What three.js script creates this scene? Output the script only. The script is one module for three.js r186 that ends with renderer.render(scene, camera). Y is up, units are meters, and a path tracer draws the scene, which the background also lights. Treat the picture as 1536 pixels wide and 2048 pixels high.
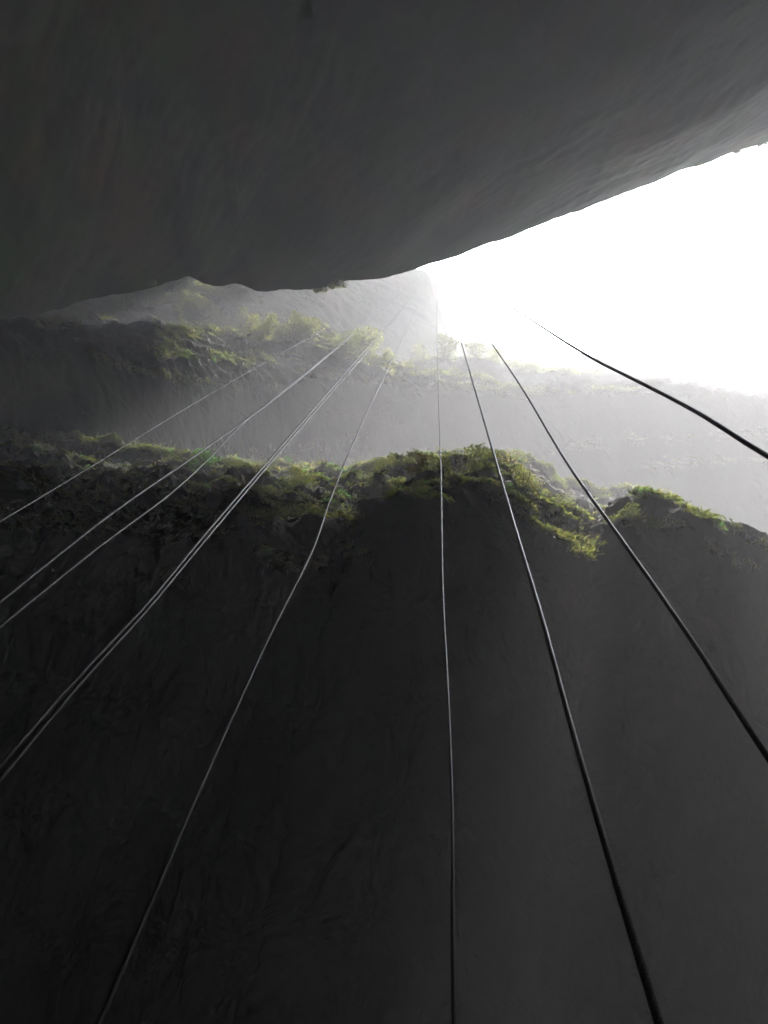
import * as THREE from 'three';
import { mergeGeometries } from 'three/addons/utils/BufferGeometryUtils.js';

// ------------------------------------------------------------------ camera
// The photographer stands on the floor of a deep shaft and looks almost straight up.
const F = 1602, CX = 768, CY = 1024, VX = 868, VY = 538;      // lens in photo pixels, and where vertical lines meet
const EYE = new THREE.Vector3(0, 1.6, 0);
const scene = new THREE.Scene();
const camera = new THREE.PerspectiveCamera(2 * Math.atan(CY / F) * 180 / Math.PI, 0.75, 0.05, 3000);
const upC = new THREE.Vector3(VX - CX, CY - VY, -F).normalize();
const backC = new THREE.Vector3(0, 0, 1).addScaledVector(upC, -upC.z).normalize();
const sideC = new THREE.Vector3().crossVectors(upC, backC);
const turn = new THREE.Matrix4().set(sideC.x, sideC.y, sideC.z, 0, upC.x, upC.y, upC.z, 0, backC.x, backC.y, backC.z, 0, 0, 0, 0, 1);
camera.position.copy(EYE);
camera.quaternion.setFromRotationMatrix(turn);
scene.add(camera);
const ray = (px, py) => new THREE.Vector3(px - CX, CY - py, -F).applyMatrix4(turn).normalize();
const at = (px, py, h) => { const d = ray(px, py); return d.multiplyScalar(h / d.y).add(EYE); };   // the point of that sight line h metres above the eye
const inv = turn.clone().invert();
const pix = (p) => { const v = p.clone().sub(EYE).applyMatrix4(inv); return [CX - F * v.x / v.z, CY + F * v.y / v.z, -v.z]; };

// ------------------------------------------------------------------ sky, sun, exposure, haze
const SK = 2.0, skyW = 64, skyH = 32, skyData = new Float32Array(skyW * skyH * 4);
for (let i = 0; i < skyW * skyH; i++) skyData.set([SK*0.96, SK*0.985, SK*1.02, 1], i * 4);
const sky = new THREE.DataTexture(skyData, skyW, skyH, THREE.RGBAFormat, THREE.FloatType);
sky.mapping = THREE.EquirectangularReflectionMapping; sky.magFilter = THREE.LinearFilter; sky.needsUpdate = true;
scene.background = sky; scene.environment = sky;
const sun = new THREE.DirectionalLight(new THREE.Color(1, 0.975, 0.93), 5);
sun.name = 'sun';
const toSun = new THREE.Vector3(0.18, 1, 0.25).normalize();   // almost overhead, a little to the right of the photographer and behind
sun.position.copy(toSun).multiplyScalar(300); sun.target.position.set(0, 0, 0);
sun.castShadow = true; sun.shadow.radius = 10; sun.shadow.mapSize.set(2048, 2048);
Object.assign(sun.shadow.camera, { left: -120, right: 120, top: 120, bottom: -120, near: 1, far: 600 });
scene.add(sun, sun.target);
const renderer = new THREE.WebGLRenderer();
renderer.toneMapping = THREE.LinearToneMapping;
renderer.toneMappingExposure = 10;
renderer.shadowMap.enabled = true; renderer.shadowMap.type = THREE.PCFSoftShadowMap;
scene.fog = new THREE.FogExp2(new THREE.Color(0.96, 0.955, 1.0), 0.0086);

// ------------------------------------------------------------------ helpers
let seed = 20240611;
const rnd = () => { seed = (seed + 0x6d2b79f5) | 0; let t = Math.imul(seed ^ (seed >>> 15), 1 | seed); t = (t + Math.imul(t ^ (t >>> 7), 61 | t)) ^ t; return ((t ^ (t >>> 14)) >>> 0) / 4294967296; };
const span = (a, b) => a + (b - a) * rnd();
const lerp = (a, b, t) => a + (b - a) * t, clamp = (x, a, b) => Math.min(b, Math.max(a, x));
const smooth = (a, b, x) => { const t = clamp((x - a) / (b - a), 0, 1); return t * t * (3 - 2 * t); };
const perm = new Uint8Array(512);
{ const p = [...Array(256).keys()]; for (let i = 255; i > 0; i--) { const j = Math.floor(rnd() * (i + 1)); [p[i], p[j]] = [p[j], p[i]]; } for (let i = 0; i < 512; i++) perm[i] = p[i & 255]; }
const grad = (h, x, y, z) => { h &= 15; const u = h < 8 ? x : y, v = h < 4 ? y : h === 12 || h === 14 ? x : z; return (h & 1 ? -u : u) + (h & 2 ? -v : v); };
function noise(x, y, z) {
  const fx = Math.floor(x), fy = Math.floor(y), fz = Math.floor(z), X = fx & 255, Y = fy & 255, Z = fz & 255;
  x -= fx; y -= fy; z -= fz;
  const u = x * x * x * (x * (x * 6 - 15) + 10), v = y * y * y * (y * (y * 6 - 15) + 10), w = z * z * z * (z * (z * 6 - 15) + 10);
  const A = perm[X] + Y, AA = perm[A] + Z, AB = perm[A + 1] + Z, B = perm[X + 1] + Y, BA = perm[B] + Z, BB = perm[B + 1] + Z;
  return lerp(lerp(lerp(grad(perm[AA], x, y, z), grad(perm[BA], x - 1, y, z), u), lerp(grad(perm[AB], x, y - 1, z), grad(perm[BB], x - 1, y - 1, z), u), v),
    lerp(lerp(grad(perm[AA + 1], x, y, z - 1), grad(perm[BA + 1], x - 1, y, z - 1), u), lerp(grad(perm[AB + 1], x, y - 1, z - 1), grad(perm[BB + 1], x - 1, y - 1, z - 1), u), v), w);
}
const fbm = (x, y, z, n) => { let s = 0, a = 1; for (let i = 0; i < n; i++, a *= 0.5) { s += a * noise(x, y, z); x = x * 2.03 + 7.1; y = y * 2.03 + 3.7; z = z * 2.03 + 1.3; } return s; };
const ridge = (x, y, z, n) => { let s = 0, a = 1; for (let i = 0; i < n; i++, a *= 0.5) { s += a * (1 - 2.4 * Math.abs(noise(x, y, z))); x = x * 2.07 + 5.3; y = y * 2.07 + 1.7; z = z * 2.07 + 9.1; } return s; };
const poly = (list, x) => {                                    // a polyline given as [x, y] pairs, rounded at its corners
  const f = (t) => { if (t <= list[0][0]) return list[0][1]; for (let i = 1; i < list.length; i++) if (t <= list[i][0]) return lerp(list[i - 1][1], list[i][1], (t - list[i - 1][0]) / (list[i][0] - list[i - 1][0])); return list[list.length - 1][1]; };
  return (f(x - 10) + 2 * f(x) + f(x + 10)) / 4;
};
const taken = new Map();
const numbered = (name) => { const n = taken.get(name) ?? 0; taken.set(name, n + 1); return n ? name + '_' + String(n).padStart(3, '0') : name; };
function tag(o, label, category, group, kind) {
  if (label) o.userData.label = label;
  if (category) o.userData.category = category;
  if (group) o.userData.group = group;
  if (kind) o.userData.kind = kind;
  return o;
}
function mesh(name, geometry, material, parent = scene) {
  const m = new THREE.Mesh(geometry, material);
  m.name = parent === scene ? numbered(name) : name; m.castShadow = m.receiveShadow = true;
  parent.add(m); return m;
}
function thing(name, position, label, category, group) {
  const g = new THREE.Group(); g.name = numbered(name); g.position.copy(position); scene.add(g);
  return tag(g, label, category, group);
}
const catmull = (a, b, c, d, t) => { const k = 0.42; return (2 * t * t * t - 3 * t * t + 1) * b + (t * t * t - 2 * t * t + t) * k * (c - a) + (3 * t * t - 2 * t * t * t) * c + (t * t * t - t * t) * k * (d - b); };

// ------------------------------------------------------------------ the rock of the shaft
const rockMat = new THREE.MeshPhysicalMaterial({ color: 0xffffff, vertexColors: true, roughness: 1, specularIntensity: 0.15 });
{ // fine limestone grain: pits and cracks in a small tiling height map
  const N = 256, d = new Uint8Array(N * N * 4), c = new Uint8Array(N * N * 4), T = Math.PI * 2;
  for (let j = 0; j < N; j++) for (let i = 0; i < N; i++) {
    const a = i / N * T, b = j / N * T, x = Math.cos(a), y = Math.sin(a), z = Math.cos(b), w = Math.sin(b);
    const h = 0.5 + 0.22 * fbm(x * 1.6 + z * 1.3, y * 1.6 + 4, w * 1.6 + z * 0.7, 5) + 0.12 * ridge(x * 2.5 + 9, y * 2.5 + w, z * 2.5 + w, 4);
    const v = clamp(h, 0, 1) * 255, k = (j * N + i) * 4, t = 205 + 50 * fbm(x * 2 + w, y * 2 + 11, z * 2 - w, 4);
    d.set([v, v, v, 255], k); c.set([t, t, t, 255].map((q) => clamp(q, 0, 255)), k);
  }
  const bump = new THREE.DataTexture(d, N, N), tone = new THREE.DataTexture(c, N, N);
  for (const t of [bump, tone]) { t.wrapS = t.wrapT = THREE.RepeatWrapping; t.magFilter = THREE.LinearFilter; t.needsUpdate = true; }
  rockMat.bumpMap = bump; rockMat.bumpScale = 0.22; rockMat.map = tone; tone.colorSpace = THREE.SRGBColorSpace;
}
const roofMat = rockMat.clone(); roofMat.bumpScale = 0.03;
const stepped = (a, b, n) => Array.from({ length: n }, (_, i) => a + (b - a) * i / n);
const columns = [...stepped(-900, -60, 60), ...stepped(-60, 1640, 530), 1640];

// far wall: where each ledge lies, as seen from the eye, and how high it hangs above it
const L2 = [[-900, 1100], [-60, 1050], [0, 1040], [80, 1075], [250, 1072], [400, 1062], [470, 1035], [540, 1045], [640, 1035], [720, 1050], [760, 1005], [830, 985], [900, 992], [950, 985], [1010, 1012], [1080, 1062], [1150, 1088], [1205, 1105], [1235, 1055], [1290, 1052], [1360, 1062], [1430, 1100], [1500, 1135], [1700, 1170], [2300, 1230]];
const T2 = [[-900, 900], [0, 888], [150, 900], [300, 912], [400, 930], [550, 945], [700, 940], [830, 930], [950, 925], [1040, 930], [1100, 975], [1200, 1008], [1300, 1012], [1400, 1050], [1500, 1090], [1700, 1120], [2300, 1190]];
const L1 = [[-900, 720], [0, 735], [150, 740], [300, 745], [420, 765], [560, 778], [700, 755], [760, 762], [820, 778], [900, 788], [1000, 792], [1060, 798], [1150, 788], [1300, 788], [1400, 812], [1536, 835], [1800, 860], [2300, 900]];
const T1 = [[-900, 640], [0, 660], [150, 665], [300, 660], [450, 678], [540, 684], [600, 672], [640, 672], [665, 700], [720, 720], [760, 735], [800, 740], [880, 725], [960, 725], [1060, 745], [1200, 755], [1300, 765], [1536, 805], [2300, 870]];
const RIM = [[-900, 480], [0, 520], [150, 555], [300, 545], [400, 540], [500, 545], [700, 540], [780, 540], [840, 545], [866, 566], [858, 590], [880, 618], [872, 645], [892, 672], [908, 694], [1000, 700], [1100, 712], [1200, 728], [1300, 748], [1536, 785], [2300, 840]];
const HIGH = [[-900, 0.4], [-60, 0.48], [300, 0.68], [600, 0.88], [868, 1], [1536, 1.24], [1700, 1.26]];   // roof and upper ledges climb to the right
const LOW = [[-900, 0.8], [0, 0.86], [600, 1], [1000, 1.02], [1536, 1.12]];
const farRows = columns.map((u) => {
  const s = Math.min(1.12, poly(HIGH, u)), k = poly(LOW, u);
  const l2 = at(u, poly(L2, u), 22 * k), t2 = at(u, poly(T2, u), 43 * k), l1 = at(u, poly(L1, u), 68 * s), t1 = at(u, poly(T1, u), 84 * s), rim = at(u, poly(RIM, u), lerp(106, 88, smooth(868, 500, u)));
  const off = (p, h, dz, dx = 0) => new THREE.Vector3(p.x + dx, h, p.z + dz);
  return [off(l2, -2, -18), off(l2, 6, -17), off(l2, 14 * k, -11), l2, t2, off(t2, t2.y + 1.4, -2 - 2 * s), off(l1, lerp(t2.y, l1.y, 0.68), -7 * s), l1, t1, off(t1, t1.y + 3.5, -1.6), rim, off(rim, rim.y + 1, -10), off(rim, 106, -60), off(rim, 107, -90)];
});
const EDGE = [[-900, 740], [-300, 690], [0, 640], [100, 620], [200, 592], [300, 568], [380, 554], [400, 567], [430, 576], [470, 566], [500, 574], [520, 586], [580, 583], [640, 581], [660, 575], [690, 563], [760, 560], [800, 550], [850, 537], [880, 527], [940, 503], [1000, 482], [1100, 445], [1200, 405], [1340, 350], [1440, 312], [1536, 285], [1680, 225]];
const nearRows = columns.map((u) => {
  const s = poly(HIGH, u), e = at(u, poly(EDGE, u) + 5 * fbm(u * 0.013, 3.3, 1.1, 3) * smooth(700, 900, u), 76 * s), c = smooth(820, 520, u), t = smooth(760, 1300, u), far_ = smooth(60, -220, u), G = (h) => lerp(5.6, -(poly(EDGE, VX + e.x * F / h) - VY) / F * h - e.z + 1.3, far_),   // the slot above the lip closes towards the left end
    off = (dz, h) => new THREE.Vector3(e.x, h, e.z + dz);
  return [off(34, -2), off(33.5, 14 * s), off(30, 30 * s), off(lerp(22, 19, t), 48 * s), off(lerp(13, 9, t), e.y - lerp(17, 21, t)), off(lerp(6.5, 4, t), e.y - lerp(10.5, 13, t)), off(lerp(2.4, 1.5, t), e.y - lerp(5.2, 6.6, t)), off(lerp(0.7, 0.4, t), e.y - lerp(2, 2.5, t)), e, off(0.9, e.y + 2), off(lerp(3, 2.6, c), e.y + 5), off(lerp(7, G(Math.max(e.y + 7, lerp(e.y, 94, 0.75))), c), Math.max(e.y + 7, lerp(e.y, 94, 0.75))), off(lerp(12, G(95) + 2.5 * (1 - far_), c), Math.max(95, e.y + 9)), off(60, Math.max(102, e.y + 10)), off(90, Math.max(104, e.y + 11))];
});
function wall(rows, parts, look) {
  const nu = rows.length, vs = [];
  rows[0].slice(0, -1).forEach((_, k) => { for (let i = 0; i < parts[k]; i++) vs.push([k, i / parts[k]]); });
  vs.push([rows[0].length - 2, 1]);
  let run = 0;
  const nv = vs.length, pos = new Float32Array(nu * nv * 3), uv = new Float32Array(nu * nv * 2);
  rows.forEach((r, i) => vs.forEach(([k, t], j) => {
    const a = r[Math.max(0, k - 1)], b = r[k], c = r[k + 1], d = r[Math.min(r.length - 1, k + 2)], o = (i * nv + j) * 3;
    pos[o] = catmull(a.x, b.x, c.x, d.x, t); pos[o + 1] = catmull(a.y, b.y, c.y, d.y, t); pos[o + 2] = catmull(a.z, b.z, c.z, d.z, t);
    run = j ? run + Math.hypot(pos[o] - pos[o - 3], pos[o + 1] - pos[o - 2], pos[o + 2] - pos[o - 1]) : 0;
    uv[(i * nv + j) * 2] = pos[o] / 5; uv[(i * nv + j) * 2 + 1] = run / 5;
  }));
  const index = [];
  for (let i = 0; i < nu - 1; i++) for (let j = 0; j < nv - 1; j++) { const a = i * nv + j, b = a + nv; index.push(a, b, a + 1, b, b + 1, a + 1); }
  const g = new THREE.BufferGeometry();
  g.setAttribute('position', new THREE.BufferAttribute(pos, 3)); g.setAttribute('uv', new THREE.BufferAttribute(uv, 2)); g.setIndex(index);
  g.computeVertexNormals();
  const n = g.attributes.normal.array, col = new Float32Array(nu * nv * 3), moved = pos.slice();
  for (let q = 0; q < nu * nv; q++) {
    const x = pos[q * 3], y = pos[q * 3 + 1], z = pos[q * 3 + 2], s = look.flip ? -1 : 1;
    const w = look.amount(x, y, z, q % nv);
    const big = fbm(x * 0.06 + 3, y * 0.09, z * 0.06, 2) * 0.8, beds = ridge(x * 0.1, y * 0.55 + fbm(x * 0.15, y * 0.1, z * 0.15, 2) * 0.8, z * 0.12, 3) * 0.42, knob = ridge(x * 0.42, y * 0.6, z * 0.42, 4) * 0.34, fine = fbm(x * 1.7, y * 2.1, z * 1.7, 3) * 0.12;
    const zone = look.zone ? look.zone(q % nv) * smooth(14, 5, x) : 0, saw = y * 0.62 + 1.6 * fbm(x * 0.16, y * 0.05, z * 0.16, 3), fr = saw - Math.floor(saw);
    const terrace = zone * (0.42 * Math.pow(fr, 0.7) * (1 - smooth(0.9, 1, fr)) * (0.4 + smooth(-0.3, 0.4, noise(x * 0.3, y * 0.3, z * 0.3))) + 0.14 * Math.max(0, ridge(x * 0.7, y * 0.9, z * 0.7, 3)));
    const d = s * w * (big * (look.swell ?? 1) + (beds + knob + fine) * (look.rough ?? 1)) + s * (terrace - 0.35 * zone + (look.shift ? look.shift(q % nv, x) : 0));
    moved[q * 3] += n[q * 3] * d; moved[q * 3 + 1] += n[q * 3 + 1] * d * 0.6; moved[q * 3 + 2] += n[q * 3 + 2] * d;
    const stain = smooth(-0.25, 0.4, fbm(x * 0.5 + 20, y * (look.dry ? 0.5 : 0.08), z * 0.5, 4)), iron = smooth(0.1, 0.5, fbm(x * 0.21 + 40, y * 0.16, z * 0.21, 3)), moss = smooth(0.05, 0.3, fbm(x * 0.33 + 70, y * 0.4, z * 0.33, 4));
    let c = [lerp(0.02, 0.052, stain), lerp(0.02, 0.049, stain), lerp(0.016, 0.039, stain)];
    c = c.map((k, i) => lerp(k, [0.068, 0.04, 0.02][i], iron * 0.65)); c = c.map((k, i) => lerp(k, [0.022, 0.042, 0.01][i], moss * 0.75));
    col.set(c.map((k) => k * (look.dry ?? 1)), q * 3);
  }
  g.setAttribute('position', new THREE.BufferAttribute(moved, 3)); g.setAttribute('color', new THREE.BufferAttribute(col, 3));
  g.computeVertexNormals();
  return { g, nu, nv };
}
const far = wall(farRows, [8, 14, 40, 90, 60, 16, 24, 60, 14, 80, 12, 6, 2], { amount: (x, y, z, j) => 0.9 - 0.4 * smooth(300, 320, j) - 0.55 * smooth(206, 216, j) * smooth(258, 246, j), zone: (j) => smooth(58, 74, j) * smooth(150, 118, j) + 0.2 * smooth(252, 262, j) * smooth(312, 300, j), shift: (j, x) => -(1.25 + 0.5 * smooth(2, 16, x)) * smooth(62, 88, j) * (1 - 0.75 * smooth(115, 150, j)) * smooth(222, 200, j) });
const near = wall(nearRows, [8, 14, 26, 34, 34, 26, 20, 16, 10, 10, 24, 12, 4, 1], { amount: (x, y, z, j) => 0.3 + 0.35 * smooth(0, 60, Math.abs(j - 178)), swell: 2.2, rough: 0.3, dry: 1.6 });
tag(mesh('far_cliff', far.g, rockMat), 'tall stepped cliff of the shaft with mossy ledges', null, null, 'structure');
tag(mesh('near_cliff', near.g, roofMat), 'dark overhanging rock roof along the upper lip of the shaft', null, null, 'structure');
// the two narrow ends of the shaft
for (const [name, i] of [['left_end_cliff', 0], ['right_end_cliff', columns.length - 1]]) {
  const A = new THREE.CatmullRomCurve3(farRows[i].slice(0, i ? 10 : 11), false, 'centripetal').getSpacedPoints(60), B = new THREE.CatmullRomCurve3(nearRows[i].slice(0, i ? 9 : 12), false, 'centripetal').getSpacedPoints(60), rows = [];
  for (let k = 0; k <= 30; k++) { const t = k / 30, bulge = Math.sin(Math.PI * t) * 9 * (i ? 1 : -1); rows.push(A.map((a, j) => a.clone().lerp(B[j], t).add(new THREE.Vector3(bulge, 0, 0)))); }
  const w = wall(rows, Array(60).fill(1), { amount: () => 0.4 });
  tag(mesh(name, w.g, rockMat), null, null, null, 'structure');
}
{
  const g = new THREE.PlaneGeometry(260, 170, 130, 85).rotateX(-Math.PI / 2), p = g.attributes.position, c = [];
  for (let i = 0; i < p.count; i++) { p.setY(i, -0.35 + 0.5 * fbm(p.getX(i) * 0.15, 3, p.getZ(i) * 0.15, 4)); const k = 0.045 + 0.02 * fbm(p.getX(i) * 0.3, 8, p.getZ(i) * 0.3, 3); c.push(k, k * 0.92, k * 0.82); }
  g.setAttribute('color', new THREE.Float32BufferAttribute(c, 3)); g.computeVertexNormals();
  const m = mesh('ground', g, rockMat); m.position.set(30, 0, 0); tag(m, null, null, null, 'structure');
}

// ------------------------------------------------------------------ ropes
const braid = new Uint8Array(32 * 32 * 4), fleck = new Uint8Array(32 * 32 * 4);
for (let j = 0; j < 32; j++) for (let i = 0; i < 32; i++) {       // crossing strands of the woven sheath, with a paler tracer thread
  const v = 128 + 110 * Math.sin((i + j) * Math.PI / 8) * Math.sin((i - j) * Math.PI / 8), t = (i + j + 64) % 32 < 4 ? 250 : 150 + 40 * Math.sin(i * 1.7 + j);
  braid.set([v, v, v, 255], (j * 32 + i) * 4); fleck.set([t, t, t, 255], (j * 32 + i) * 4);
}
const braidMap = new THREE.DataTexture(braid, 32, 32), fleckMap = new THREE.DataTexture(fleck, 32, 32);
for (const t of [braidMap, fleckMap]) { t.wrapS = t.wrapT = THREE.RepeatWrapping; t.magFilter = THREE.LinearFilter; t.repeat.set(3200, 2); t.needsUpdate = true; }
fleckMap.colorSpace = THREE.SRGBColorSpace;
const ropeMat = new THREE.MeshStandardMaterial({ color: new THREE.Color(0.05, 0.05, 0.052), roughness: 0.38, map: fleckMap, bumpMap: braidMap, bumpScale: 0.0006 });
function rope(points, top, radius, label) {
  const pts = points.map(([px, py, d]) => ray(px, py).multiplyScalar(d).add(EYE));
  // below the frame the rope runs on to the floor, above it up to the lip
  const a = pts[0], foot = new THREE.Vector3(a.x * 1.02, -0.2, a.z * 1.02);
  const c = new THREE.CatmullRomCurve3([foot, ...pts, top], false, 'centripetal');
  const o = thing('rope', foot, label, 'rope', 'ropes hanging down the shaft');
  const g = new THREE.TubeGeometry(c, 500, radius, 8, false).translate(-foot.x, -foot.y, -foot.z);
  mesh('sheath', g, ropeMat, o);
}
const ropeList = [
  { p: [[0, 1043], [380, 812], [560, 708], [700, 630]], w: 2.6, l: 'thinnest and farthest left rope, uppermost at the left edge of the view' },
  { p: [[0, 1203], [120, 1107], [240, 1015], [400, 905], [560, 790], [660, 708], [760, 625]], w: 5.5, l: 'upper rope of the spread left pair, with a pale sunlit side' },
  { p: [[0, 1253], [190, 1100], [340, 988], [420, 915], [480, 853], [600, 755], [690, 680]], w: 4.5, l: 'lower rope of the spread left pair, dull grey' },
  { p: [[0, 1530], [150, 1360], [290, 1212], [400, 1080], [560, 895], [700, 735], [800, 620]], w: 9, l: 'upper rope of the thick close pair crossing the left side' },
  { p: [[0, 1558], [150, 1378], [290, 1224], [400, 1092], [560, 903], [702, 741], [796, 630]], w: 9, l: 'lower rope of the thick close pair crossing the left side' },
  { p: [[197, 2048], [390, 1600], [540, 1270], [625, 1100], [660, 1000], [700, 900], [760, 770], [845, 590]], w: 10, l: 'single rope leaving the bottom edge at the left' },
  { p: [[908, 2048], [904, 1600], [893, 1330], [886, 1200], [882, 960], [877, 800], [873, 600]], w: 7, l: 'nearly straight upright rope in the middle of the view' },
  { p: [[1318, 2048], [1240, 1790], [1150, 1480], [1085, 1240], [1040, 1090], [985, 900], [950, 780], [895, 590]], w: 18, l: 'thickest rope, leaving the bottom edge at the right' },
  { p: [[1536, 1515], [1400, 1305], [1300, 1160], [1240, 1075], [1140, 935], [1040, 770], [930, 610]], w: 12, l: 'dark rope running off the right edge below the middle' },
  { p: [[1536, 913], [1400, 828], [1290, 770], [1200, 725], [1140, 690], [1050, 632], [985, 593]], w: 10, l: 'highest dark rope on the right, against the white sky' },
];
let k = 0;
for (const { p, w, l } of ropeList) {
  const radius = 0.0055, [bx, by] = p[0], depth = F * radius * 2 / (w * (w < 8 ? 1.35 : 1.15)), d0 = depth / Math.cos(Math.atan(Math.hypot(bx - CX, by - CY) / F));
  const g0 = ray(bx, by).multiplyScalar(d0), rho = Math.hypot(g0.x, g0.z);
  const pts = p.map(([px, py]) => { const r = ray(px, py); return [px, py, rho / Math.hypot(r.x, r.z)]; });
  const u = 842 + 48 * (k++ / 9), top = at(u, poly(EDGE, u) + 2, 76 * poly(HIGH, u) - 0.1);
  rope(pts, top, radius, l);
}

// ------------------------------------------------------------------ what grows on the ledges
// for each spot of the view, the rock seen there (its true place in the shaft)
const GW = 512, GH = 420, GX = -40, GY = 440, CELL = 3.2, seen = new Float32Array(GW * GH).fill(1e9), spot = new Int32Array(GW * GH).fill(-1);
for (const [n, w] of [[0, far], [1, near]]) {
  const p = w.g.attributes.position.array, v = new THREE.Vector3();
  for (let q = 0; q < w.nu * w.nv; q++) {
    const [x, y, d] = pix(v.set(p[q * 3], p[q * 3 + 1], p[q * 3 + 2])), i = Math.floor((x - GX) / CELL), j = Math.floor((y - GY) / CELL);
    if (d > 1 && i >= 0 && j >= 0 && i < GW && j < GH && d < seen[j * GW + i]) { seen[j * GW + i] = d; spot[j * GW + i] = n ? -2 : q; }
  }
}
function surf(px, py) {
  const ci = Math.floor((px - GX) / CELL), cj = Math.floor((py - GY) / CELL);
  for (let r = 0; r < 5; r++) for (let dj = -r; dj <= r; dj++) for (let di = -r; di <= r; di++) {
    if (Math.max(Math.abs(di), Math.abs(dj)) !== r) continue;
    const i = ci + di, j = cj + dj; if (i < 0 || j < 0 || i >= GW || j >= GH) continue;
    const q = spot[j * GW + i]; if (q < 0) continue;
    const p = far.g.attributes.position, n = far.g.attributes.normal, P = new THREE.Vector3().fromBufferAttribute(p, q), N = new THREE.Vector3().fromBufferAttribute(n, q);
    if (N.dot(EYE.clone().sub(P)) < 0) N.negate();
    return { p: P, n: N };
  }
  return null;
}
const leafMat = new THREE.MeshPhysicalMaterial({ color: 0xffffff, vertexColors: true, roughness: 0.85, transmission: 0.5, thickness: 0, side: THREE.DoubleSide });
const stemMat = new THREE.MeshStandardMaterial({ color: new THREE.Color(0.09, 0.065, 0.04), roughness: 0.9 });
class Leaves {                                                     // gathers small leaf faces, each with its own tint
  constructor() { this.p = []; this.c = []; this.n = []; this.uv = []; }
  leaf(o, dir, side, len, wid, color, droop = 0.25) {
    const a = o, m = o.clone().addScaledVector(dir, len * 0.5), e = o.clone().addScaledVector(dir, len); e.y -= len * droop;
    const l = m.clone().addScaledVector(side, wid / 2), r = m.clone().addScaledVector(side, -wid / 2), n = new THREE.Vector3().crossVectors(side, dir).normalize();
    for (const t of [[a, r, l], [l, r, e]]) for (const v of t) { this.p.push(v.x, v.y, v.z); this.n.push(n.x, n.y, n.z); this.c.push(color[0], color[1], color[2]); this.uv.push(0, 0); }
  }
  build() {
    const g = new THREE.BufferGeometry();
    g.setAttribute('position', new THREE.Float32BufferAttribute(this.p, 3)); g.setAttribute('normal', new THREE.Float32BufferAttribute(this.n, 3));
    g.setAttribute('color', new THREE.Float32BufferAttribute(this.c, 3)); g.setAttribute('uv', new THREE.Float32BufferAttribute(this.uv, 2));
    return g;
  }
}
const ball = () => { let v; do v = new THREE.Vector3(span(-1, 1), span(-1, 1), span(-1, 1)); while (v.lengthSq() > 1 || v.lengthSq() < 0.01); return v; };
const tint = (c, k = 0.3) => { const t = 1 + span(-k, k), h = span(-0.12, 0.12); return [c[0] * t * (1 + h), c[1] * t, c[2] * t * (1 - h)]; };
const YELLOW = [0.4, 0.42, 0.08], FRESH = [0.17, 0.4, 0.07], OLIVE = [0.27, 0.31, 0.09], DRY = [0.4, 0.36, 0.13], MOSS = [0.31, 0.38, 0.075];

// moss and small ground cover, in drifts along the ledges
function tuft(color, n, flat) {
  const L = new Leaves();
  for (let i = 0; i < n; i++) {
    const d = ball(); d.z = Math.abs(d.z) * 1.1 + 0.1; d.y += flat; d.normalize();
    const o = new THREE.Vector3(span(-0.6, 0.6), span(-0.3, 0.3), span(-0.1, 0.12)), side = new THREE.Vector3().crossVectors(d, ball()).normalize();
    L.leaf(o, d, side, span(0.35, 0.85), span(0.12, 0.28), tint(color), span(0.1, 0.6));
  }
  return L.build();
}
const tufts = [[YELLOW, 16, 0.1], [MOSS, 18, -0.1], [OLIVE, 16, -0.3], [DRY, 12, -0.1], [FRESH, 18, 0.3]].map((a) => tuft(...a));
const drifts = tufts.map(() => []);
function drift(line, thick, count, size, mix, hang = 0) {
  const seg = [0]; for (let i = 1; i < line.length; i++) seg.push(seg[i - 1] + Math.hypot(line[i][0] - line[i - 1][0], line[i][1] - line[i - 1][1]));
  for (let n = 0; n < count; n++) {
    const t = rnd() * seg[seg.length - 1]; let i = 1; while (i < seg.length - 1 && seg[i] < t) i++;
    const f = (t - seg[i - 1]) / (seg[i] - seg[i - 1]), x = lerp(line[i - 1][0], line[i][0], f), y = lerp(line[i - 1][1], line[i][1], f);
    if (noise(x * 0.021, y * 0.05, 7.7) + 0.45 * noise(x * 0.09, y * 0.14, 2.2) < span(-0.5, 0.12)) continue;   // bare gaps
    const hit = surf(x + span(-4, 4), y + thick * (rnd() + rnd() - 1)); if (!hit) continue;
    let m = 0, r = rnd() * mix.reduce((a, b) => a + b); while ((r -= mix[m]) > 0) m++;
    const k = size * span(0.55, 1.25), z = hit.n.clone().add(new THREE.Vector3(0, hang, 0)).normalize(), y0 = new THREE.Vector3(0, 1, 0), x0 = new THREE.Vector3().crossVectors(y0, z).normalize(), y1 = new THREE.Vector3().crossVectors(z, x0);
    const M = new THREE.Matrix4().makeBasis(x0, y1, z).multiply(new THREE.Matrix4().makeRotationZ(span(-0.5, 0.5))).scale(new THREE.Vector3(k * span(0.8, 1.5), k, k)).setPosition(hit.p);
    drifts[m].push(M);
  }
}
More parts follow.
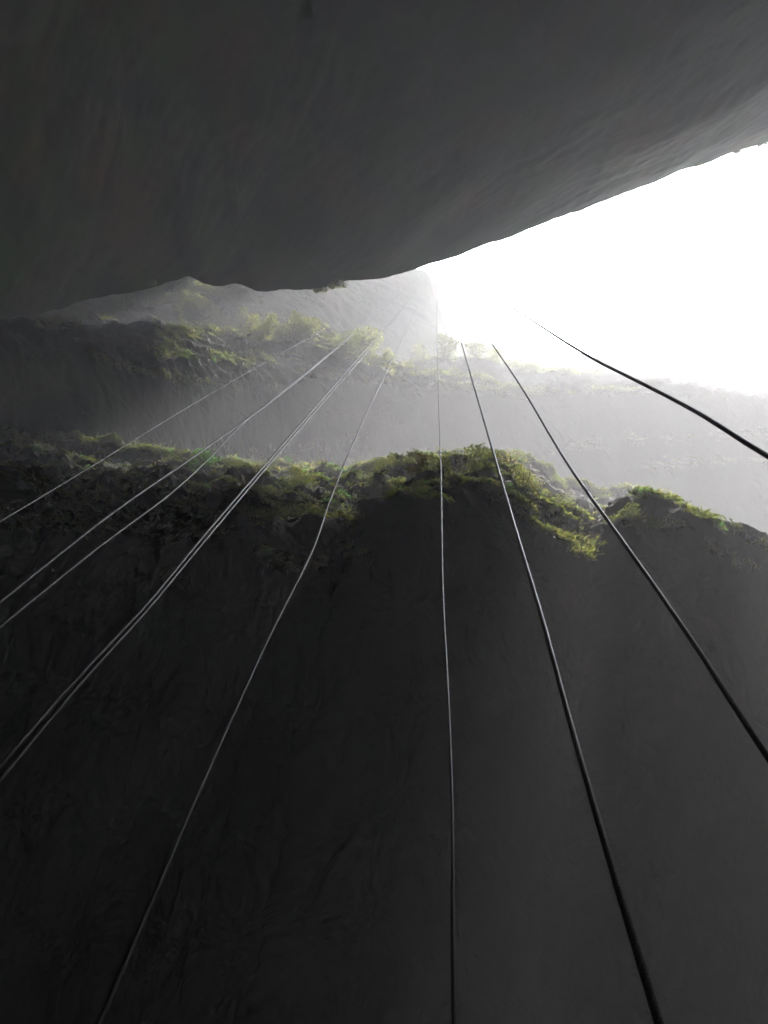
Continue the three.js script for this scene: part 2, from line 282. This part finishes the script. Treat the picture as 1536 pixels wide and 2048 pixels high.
// the broad mossy face on the left, then the rims further right, the lower shelf, the upper ledges
for (let r = 0; r < 9; r++) { const y = 895 + r * 20; drift([[-30, y - 8], [200, y], [400, y + 4], [600, y + 2 - Math.max(0, r - 6) * 14], [740, y - 18]], 13, 330, 0.26, [2, 4, 4, 3, 1]); }
drift([[300, 1062], [400, 1058], [480, 1040]], 12, 240, 0.26, [5, 6, 3, 1, 1]);
drift([[420, 1042], [500, 1034], [560, 1016], [620, 1020], [680, 1038], [725, 1050]], 7, 520, 0.24, [6, 6, 3, 2, 0]);
drift([[480, 980], [560, 978], [640, 952], [700, 960], [800, 968], [850, 976], [900, 956], [960, 966], [1010, 986], [1060, 1012], [1120, 1042], [1170, 1066], [1205, 1096]], 9, 2300, 0.24, [8, 7, 2, 1, 1]);
drift([[560, 940], [700, 938], [830, 935], [950, 932], [1040, 945], [1090, 985]], 14, 1200, 0.3, [6, 5, 3, 4, 2]);
drift([[770, 992], [830, 986], [880, 996], [905, 1004]], 7, 200, 0.26, [5, 5, 2, 0, 2]);
drift([[1000, 1000], [1060, 1045], [1120, 1072], [1180, 1092], [1207, 1100]], 13, 620, 0.26, [7, 6, 3, 1, 0]);
drift([[1060, 975], [1130, 1000], [1200, 1012]], 14, 160, 0.26, [1, 2, 5, 4, 0]);
drift([[1225, 1046], [1290, 1042], [1350, 1048], [1400, 1072], [1440, 1102], [1510, 1132]], 11, 700, 0.28, [4, 6, 4, 1, 2]);
drift([[1290, 930], [1400, 924], [1540, 918]], 10, 420, 0.36, [6, 5, 3, 0, 2]);
drift([[525, 1102], [545, 1120], [590, 1132], [620, 1122], [650, 1110], [690, 1103], [716, 1100], [730, 1116]], 6, 420, 0.22, [7, 6, 1, 0, 1]);
drift([[330, 1150], [375, 1162]], 6, 60, 0.2, [2, 4, 4, 3, 0]);
drift([[600, 745], [700, 754], [760, 762], [820, 750], [900, 746], [960, 756], [1010, 770], [1060, 786], [1120, 782], [1300, 782]], 6, 1600, 0.42, [9, 5, 1, 0, 1]);
drift([[820, 778], [900, 772], [1000, 782], [1060, 794]], 8, 500, 0.42, [8, 6, 1, 0, 0]);
drift([[430, 645], [520, 660], [600, 655], [680, 690], [760, 715], [790, 735]], 26, 1700, 0.5, [9, 5, 2, 2, 0]);
drift([[800, 730], [880, 710], [960, 712], [1060, 735], [1200, 742]], 12, 800, 0.5, [9, 5, 2, 1, 0]);
drift([[150, 652], [180, 622], [215, 600], [260, 585], [300, 576], [340, 566], [385, 566]], 9, 700, 0.26, [7, 6, 4, 1, 1]);
drift([[210, 615], [250, 602], [300, 590], [340, 592], [360, 620], [372, 660]], 10, 500, 0.28, [7, 6, 4, 1, 1]);
drift([[310, 640], [320, 668], [340, 690], [365, 688], [360, 650], [395, 680]], 6, 420, 0.26, [7, 6, 3, 2, 1]);
drift([[330, 665], [400, 660], [470, 655], [540, 668], [600, 672]], 16, 900, 0.4, [8, 6, 2, 2, 1]);
drift([[300, 700], [400, 712], [500, 722], [600, 715]], 14, 420, 0.34, [5, 6, 4, 2, 1]);
drift([[90, 640], [170, 612], [230, 592], [300, 580], [380, 572]], 11, 1700, 0.7, [9, 6, 2, 1, 1]);
drift([[200, 628], [250, 608], [320, 598], [390, 605], [430, 630]], 16, 1500, 0.7, [8, 6, 3, 1, 1]);
drift([[180, 590], [250, 575], [330, 566], [400, 578], [470, 590], [520, 600]], 12, 900, 0.6, [8, 6, 2, 1, 1]);
drift([[420, 620], [450, 660], [400, 640]], 14, 200, 0.3, [6, 6, 3, 1, 1]);
drift([[80, 655], [140, 658], [170, 700], [225, 725], [300, 745], [440, 768], [560, 776]], 7, 420, 0.28, [2, 4, 6, 2, 0]);
const crest = [];
for (let i = 0; i < far.nu; i += 3) {                              // the highest rock of the lower ledge as it shows against the wall behind
  let top = null; const v = new THREE.Vector3();
  for (let j = 80; j < 205; j++) { const [x, y] = pix(v.fromBufferAttribute(far.g.attributes.position, i * far.nv + j)); if (!top || y < top[1]) top = [x, y]; }
  if (top[0] > -30 && top[0] < 1560 && (!crest.length || top[0] > crest[crest.length - 1][0])) crest.push([top[0], top[1] + 7]);
}
drift([[1140, 1096], [1165, 1106], [1190, 1112]], 9, 160, 0.26, [6, 6, 2, 1, 0]);
drift([[1020, 985], [1070, 1005], [1130, 1020], [1180, 1040]], 14, 500, 0.28, [6, 6, 3, 2, 1]);
drift(crest.filter(([x]) => x < 560), 9, 900, 0.26, [5, 5, 4, 2, 2]);
drift(crest.filter(([x]) => x > 520 && x < 1120), 10, 1900, 0.3, [8, 6, 2, 2, 1]);
drift(crest.filter(([x]) => x > 1060), 10, 1300, 0.32, [7, 6, 3, 1, 1]);
drift([[1100, 900], [1250, 880], [1400, 872], [1540, 868]], 12, 160, 0.4, [4, 5, 4, 0, 1]);
drifts.forEach((list, i) => {
  const m = new THREE.InstancedMesh(tufts[i], leafMat, list.length); m.name = numbered('ledge_moss'); m.castShadow = m.receiveShadow = true;
  list.forEach((M, j) => m.setMatrixAt(j, M)); scene.add(m);
  tag(m, ['yellow green moss in drifts along the ledge rims', 'mid green moss over the stepped rock face', 'dull olive ground cover on the shaded steps', 'dry brownish growth between the moss', 'fresh green seedlings among the moss'][i], 'moss', null, 'stuff');
});

// shrubs, ferns and trees, one thing each
function crown(R, n, leaf, color, stretch = [1, 1, 1]) {
  const L = new Leaves(), hubs = Array.from({ length: 6 }, () => ball().multiplyScalar(0.7));
  for (let i = 0; i < n; i++) {
    const h = hubs[Math.floor(rnd() * hubs.length)], o = ball().multiplyScalar(0.5).add(h).multiply(new THREE.Vector3(...stretch)).multiplyScalar(R), d = o.clone().normalize().add(ball().multiplyScalar(0.8)).normalize();
    L.leaf(o, d, new THREE.Vector3().crossVectors(d, ball()).normalize(), leaf * span(0.6, 1.3), leaf * span(0.35, 0.6), tint(color), span(0, 0.5));
  }
  return L.build();
}
function stems(from, R, n, r) {
  const list = [];
  for (let i = 0; i < n; i++) { const e = ball().multiplyScalar(R * 0.7), m = from.clone().lerp(e, 0.5).add(ball().multiplyScalar(R * 0.12)); list.push(new THREE.TubeGeometry(new THREE.QuadraticBezierCurve3(from.clone(), m, e), 6, r * span(0.6, 1), 5)); }
  return mergeGeometries(list);
}
const shrubKinds = [[YELLOW, 1], [FRESH, 1], [OLIVE, 1], [DRY, 1]].map(([c]) => [0, 1].map(() => ({ foliage: crown(1, 320, 0.26, c, [1, 1, 0.85]), wood: stems(new THREE.Vector3(0, -1.2, 0), 1, 6, 0.028) })));
function shrub(px, py, R, kind, label, group, name = 'shrub', reach = 1) {
  const hit = surf(px, py); if (!hit) return;
  const lean = new THREE.Vector3(hit.n.x, 0, hit.n.z).normalize().multiplyScalar(0.75 * reach).add(new THREE.Vector3(0, 0.75, 0)).normalize();
  const o = thing(name, hit.p.clone().addScaledVector(hit.n, -0.06), label, name, group), g = shrubKinds[kind][Math.floor(rnd() * 2)];
  const q = new THREE.Quaternion().setFromUnitVectors(new THREE.Vector3(0, 1, 0), lean).multiply(new THREE.Quaternion().setFromAxisAngle(new THREE.Vector3(0, 1, 0), rnd() * 6.28));
  for (const [part, geo, mat] of [['foliage', g.foliage, leafMat], ['stem', g.wood, stemMat]]) { const m = mesh(part, geo, mat, o); m.quaternion.copy(q); m.scale.set(R * 1.15, R * 0.9, R * 1.15); m.position.copy(lean).multiplyScalar(R); }
  return o;
}
const ORD = ['leftmost', 'second', 'third', 'fourth', 'fifth', 'sixth', 'seventh', 'eighth', 'ninth', 'tenth', 'eleventh', 'twelfth', 'thirteenth', 'fourteenth', 'fifteenth'];
function row(make, list, kinds, where, group) {                    // things in a row, told apart by their colour and their place in it
  [...list].sort((a, b) => a[0] - b[0]).forEach(([x, y, R, k], i) => make(x, y, R, k, `${kinds[k]}, ${ORD[i]}${i ? ' from the left' : ''} ${where}`, group));
}
const HUE = ['yellow green shrub', 'fresh green shrub', 'olive shrub', 'brownish shrub'], TREE = ['yellow green tree', 'olive tree', 'pale yellow tree'];
shrub(410, 936, 0.62, 1, 'bright green bushy shrub alone on the mossy face behind the spread pair of ropes');
shrub(398, 912, 0.3, 1, 'tiny fresh green shrub just above the lone bright green bush');
shrub(566, 930, 0.38, 1, 'small blue-green shrub standing high above the rim beside the thick rope pair');
shrub(790, 940, 0.42, 1, 'fresh green shrub taller than the pale row left of the middle rope');
shrub(1318, 1036, 0.7, 1, 'bright green leafy shrub on the hazy right end of the lower ledge');
shrub(1228, 1034, 0.5, 0, 'yellow green shrub beside the dark right-hand rope on the lower ledge');
shrub(880, 1000, 0.34, 0, 'low shrub hanging under the ledge rim at the middle rope');
shrub(812, 990, 0.36, 1, 'dim green shrub tucked below the ledge rim left of the middle rope');
row(shrub, [[470, 945, 0.36, 0], [492, 955, 0.3, 2], [520, 950, 0.3, 0], [545, 975, 0.42, 1], [585, 968, 0.46, 0], [603, 958, 0.36, 0], [622, 965, 0.36, 0], [648, 955, 0.38, 0], [672, 950, 0.4, 0], [704, 953, 0.34, 0], [722, 945, 0.4, 0], [742, 948, 0.38, 0], [762, 952, 0.44, 0], [776, 945, 0.38, 0]], HUE, 'in the rim row left of the middle rope', 'pale shrubs in the row left of the middle rope');
row(shrub, [[812, 950, 0.42, 0], [838, 948, 0.48, 3], [862, 945, 0.42, 0], [892, 945, 0.44, 0], [914, 938, 0.5, 0], [934, 942, 0.46, 3], [954, 940, 0.55, 0], [975, 942, 0.5, 3], [995, 948, 0.52, 0], [1012, 942, 0.55, 3], [1030, 958, 0.55, 3], [1050, 975, 0.46, 0], [1075, 985, 0.42, 3]], HUE, 'in the crest thicket by the middle rope', 'shrubs of the yellowish thicket on the crest');
row(shrub, [[1100, 1010, 0.4, 0], [1130, 1030, 0.4, 0], [1160, 1052, 0.38, 2], [1186, 1075, 0.36, 0], [1120, 1060, 0.34, 0]], HUE, 'on the rightward sloping rim', 'shrubs on the sloping rim right of the thickest rope');
row(shrub, [[1260, 1048, 0.4, 2], [1350, 1046, 0.4, 0], [1378, 1062, 0.42, 0], [1415, 1085, 0.36, 2]], HUE, 'at the faint right ledge end', 'faint shrubs at the right end of the lower ledge');
row(shrub, [[28, 905, 0.3, 2], [110, 935, 0.34, 0], [180, 910, 0.34, 2], [205, 930, 0.3, 3], [335, 945, 0.3, 1], [355, 935, 0.3, 1], [300, 985, 0.28, 3], [350, 1030, 0.3, 0], [400, 1046, 0.28, 1], [190, 1010, 0.26, 2], [60, 985, 0.28, 2], [250, 1050, 0.26, 0], [150, 1040, 0.26, 2]], HUE, 'on the dim stepped rock', 'dim shrubs on the stepped rock');

for (const [u, R, k, label] of [[640, 0.7, 0, 'yellow green plant hanging from the roof lip left of its notch of light'], [672, 1.0, 0, 'largest pale plant hanging under the roof lip above the left ropes'], [300, 0.5, 2, 'dull plant hanging from the dark roof lip at far left'], [1475, 0.9, 0, 'bleached plant hanging from the roof lip near the right edge of view'], [1520, 1.2, 3, 'bleached plant on the roof lip at the right edge of view'], [1395, 0.6, 0, 'small bleached plant on the roof lip right of the glare']]) {
  const e = at(u, poly(EDGE, u) + 1, 76 * poly(HIGH, u) - 0.6), o = thing('hanging_plant', e, label, 'plant', 'plants hanging from the roof lip'), g = shrubKinds[k][0];
  for (const [part, geo, mat] of [['foliage', g.foliage, leafMat], ['stem', g.wood, stemMat]]) { const m = mesh(part, geo, mat, o); m.rotation.x = Math.PI - 0.5; m.scale.set(R, R * 0.8, R * 0.7); m.position.set(0, -0.4 * R, 0.4 * R); }
}

// ferns with arching fronds
function frond(color) {
  const L = new Leaves(), len = span(0.75, 1.1), c = tint(color, 0.2), out = new THREE.Vector3(1, 0, 0), side = new THREE.Vector3(0, 0, 1), mid = [];
  for (let j = 0; j < 11; j++) {
    const t = (j + 1) / 11, p = new THREE.Vector3(len * t, 0.6 * Math.sin(t * 2.3) * len, 0), w = 0.32 * Math.sin(Math.PI * Math.min(0.97, 0.18 + 0.8 * t)); mid.push(p);
    for (const s of [-1, 1]) L.leaf(p, side.clone().multiplyScalar(s).addScaledVector(out, 0.45).normalize(), out, w, 0.1, c, 0.2);
  }
  const rib = new THREE.TubeGeometry(new THREE.CatmullRomCurve3([new THREE.Vector3(0, 0, 0), ...mid]), 12, 0.014, 4).toNonIndexed(), col = new Float32Array(rib.attributes.position.count * 3);
  for (let i = 0; i < col.length; i += 3) col.set(c, i);
  rib.setAttribute('color', new THREE.BufferAttribute(col, 3));
  return mergeGeometries([L.build(), rib]);
}
const fronds = [YELLOW, FRESH].map((c) => [frond(c), frond(c), frond(c)]), fernWood = new THREE.CylinderGeometry(0.06, 0.09, 0.22, 6).translate(0, 0.02, 0);
function fern(px, py, R, k, label) {
  const hit = surf(px, py); if (!hit) return;
  const o = thing('fern', hit.p.clone().addScaledVector(hit.n, -0.04), label, 'fern', 'ferns along the lower ledge');
  const lean = new THREE.Vector3(hit.n.x, 0.55, hit.n.z).normalize(), q = new THREE.Quaternion().setFromUnitVectors(new THREE.Vector3(0, 1, 0), lean);
  for (let i = 0; i < 8; i++) { const f = mesh('frond', fronds[k][i % 3], leafMat, o); f.quaternion.copy(q).multiply(new THREE.Quaternion().setFromAxisAngle(new THREE.Vector3(0, 1, 0), i * 0.785 + span(-0.25, 0.25))); f.scale.setScalar(R * span(0.85, 1.1)); }
  const c = mesh('root_crown', fernWood, stemMat, o); c.quaternion.copy(q); c.scale.setScalar(R);
}
fern(912, 996, 0.85, 0, 'large arching fern hanging below the crest right of the middle rope');
fern(850, 975, 0.5, 0, 'small fern at the crest just left of the middle rope');
fern(800, 988, 0.55, 1, 'green fern on the lower lip left of the middle rope');
fern(726, 972, 0.5, 0, 'fern on the shelf between the single left rope and the middle rope');
fern(545, 1112, 0.42, 1, 'fern at the left end of the lowest small shelf');
fern(1175, 1082, 0.5, 0, 'fern low on the sloping rim beside the dark right-hand rope');
fern(398, 1050, 0.4, 1, 'bright little fern on the lowest mossy step beside the thick rope pair');
fern(556, 985, 0.5, 1, 'fresh green fern on the shelf right of the thick rope pair');

// small trees high on the upper ledge
function treeKind(color) {
  const base = new THREE.Vector3(0, 0, 0), parts = [], top = new THREE.Vector3(0.1, 1.5, 0.05);
  const trunk = new THREE.CylinderGeometry(0.035, 0.07, 1.5, 7).translate(0, 0.75, 0); parts.push(trunk);
  for (let i = 0; i < 7; i++) { const y = span(0.6, 1.4), e = new THREE.Vector3(span(-0.7, 0.7), y + span(0.2, 0.7), span(-0.7, 0.7)); parts.push(new THREE.TubeGeometry(new THREE.QuadraticBezierCurve3(new THREE.Vector3(0, y, 0), new THREE.Vector3(e.x * 0.6, y + 0.1, e.z * 0.6), e), 5, 0.018, 5)); }
  return { crown: crown(1, 700, 0.2, color, [0.95, 0.9, 0.95]).translate(0, 1.55, 0), trunk: mergeGeometries(parts) };
}
const treeKinds = [treeKind(YELLOW), treeKind(OLIVE), treeKind(YELLOW)];
function tree(px, py, R, k, label, group) {
  const hit = surf(px, py); if (!hit) return;
  const o = thing('tree', hit.p.clone().addScaledVector(hit.n, -0.15), label, 'tree', group);
  const lean = new THREE.Vector3(hit.n.x, 0, hit.n.z).normalize().multiplyScalar(0.8).add(new THREE.Vector3(0, 1, 0)).normalize(), q = new THREE.Quaternion().setFromUnitVectors(new THREE.Vector3(0, 1, 0), lean).multiply(new THREE.Quaternion().setFromAxisAngle(new THREE.Vector3(0, 1, 0), rnd() * 6.28));
  for (const [part, g, m] of [['crown', treeKinds[k].crown, leafMat], ['trunk', treeKinds[k].trunk, stemMat]]) { const c = mesh(part, g, m, o); c.quaternion.copy(q); c.scale.setScalar(R); }
}
row(tree, [[475, 660, 1.1, 0], [500, 665, 0.9, 2], [535, 675, 1.0, 0], [565, 672, 0.9, 2], [590, 668, 1.0, 0], [618, 668, 0.9, 2], [645, 675, 1.0, 0]], TREE, 'in the row on the upper left outcrop', 'small trees on top of the dark outcrop');
row(tree, [[672, 700, 1.3, 0], [690, 715, 1.2, 1], [712, 705, 1.5, 0], [735, 722, 1.4, 2], [752, 735, 1.1, 1], [770, 742, 1.0, 0]], TREE, 'of the clump ending at the bright gap', 'rounded trees beside the bright gap');
row(tree, [[820, 735, 1.1, 0], [850, 728, 1.2, 2], [885, 720, 1.3, 0], [915, 718, 1.1, 2], [950, 722, 1.2, 0], [985, 728, 1.0, 2]], TREE, 'of the washed out row on the upper rim', 'washed out trees on the upper rim');
row(tree, [[205, 612, 0.9, 0], [245, 598, 0.8, 1], [330, 600, 0.9, 0], [372, 585, 0.8, 1]], TREE, 'under the dark roof at far left', 'trees under the dark roof at the far left');

// ------------------------------------------------------------------ drops falling from the lip
const dropMat = new THREE.MeshPhysicalMaterial({ color: 0xffffff, roughness: 0.05, transmission: 0.9, thickness: 0.005, ior: 1.33 });
const dropGeo = new THREE.LatheGeometry([[0, -0.011], [0.0028, -0.0095], [0.0042, -0.006], [0.0042, -0.002], [0.003, 0.006], [0.0014, 0.014], [0, 0.02]].map((a) => new THREE.Vector2(...a)), 12);
for (const [x, y, d, label] of [[937, 1086, 5, 'falling water drop right of the middle rope below the ledge'], [1108, 1075, 5, 'falling water drop under the sloping rim between the two right-hand ropes'], [833, 1148, 6, 'faint falling water drop left of the middle rope in the dark'], [615, 594, 5, 'bright water drop falling past the dark upper lip']])
  { const m = mesh('water_drop', dropGeo, dropMat); m.position.copy(ray(x, y).multiplyScalar(d).add(EYE)); tag(m, label, 'water drop', 'falling water drops'); }
renderer.render(scene, camera);
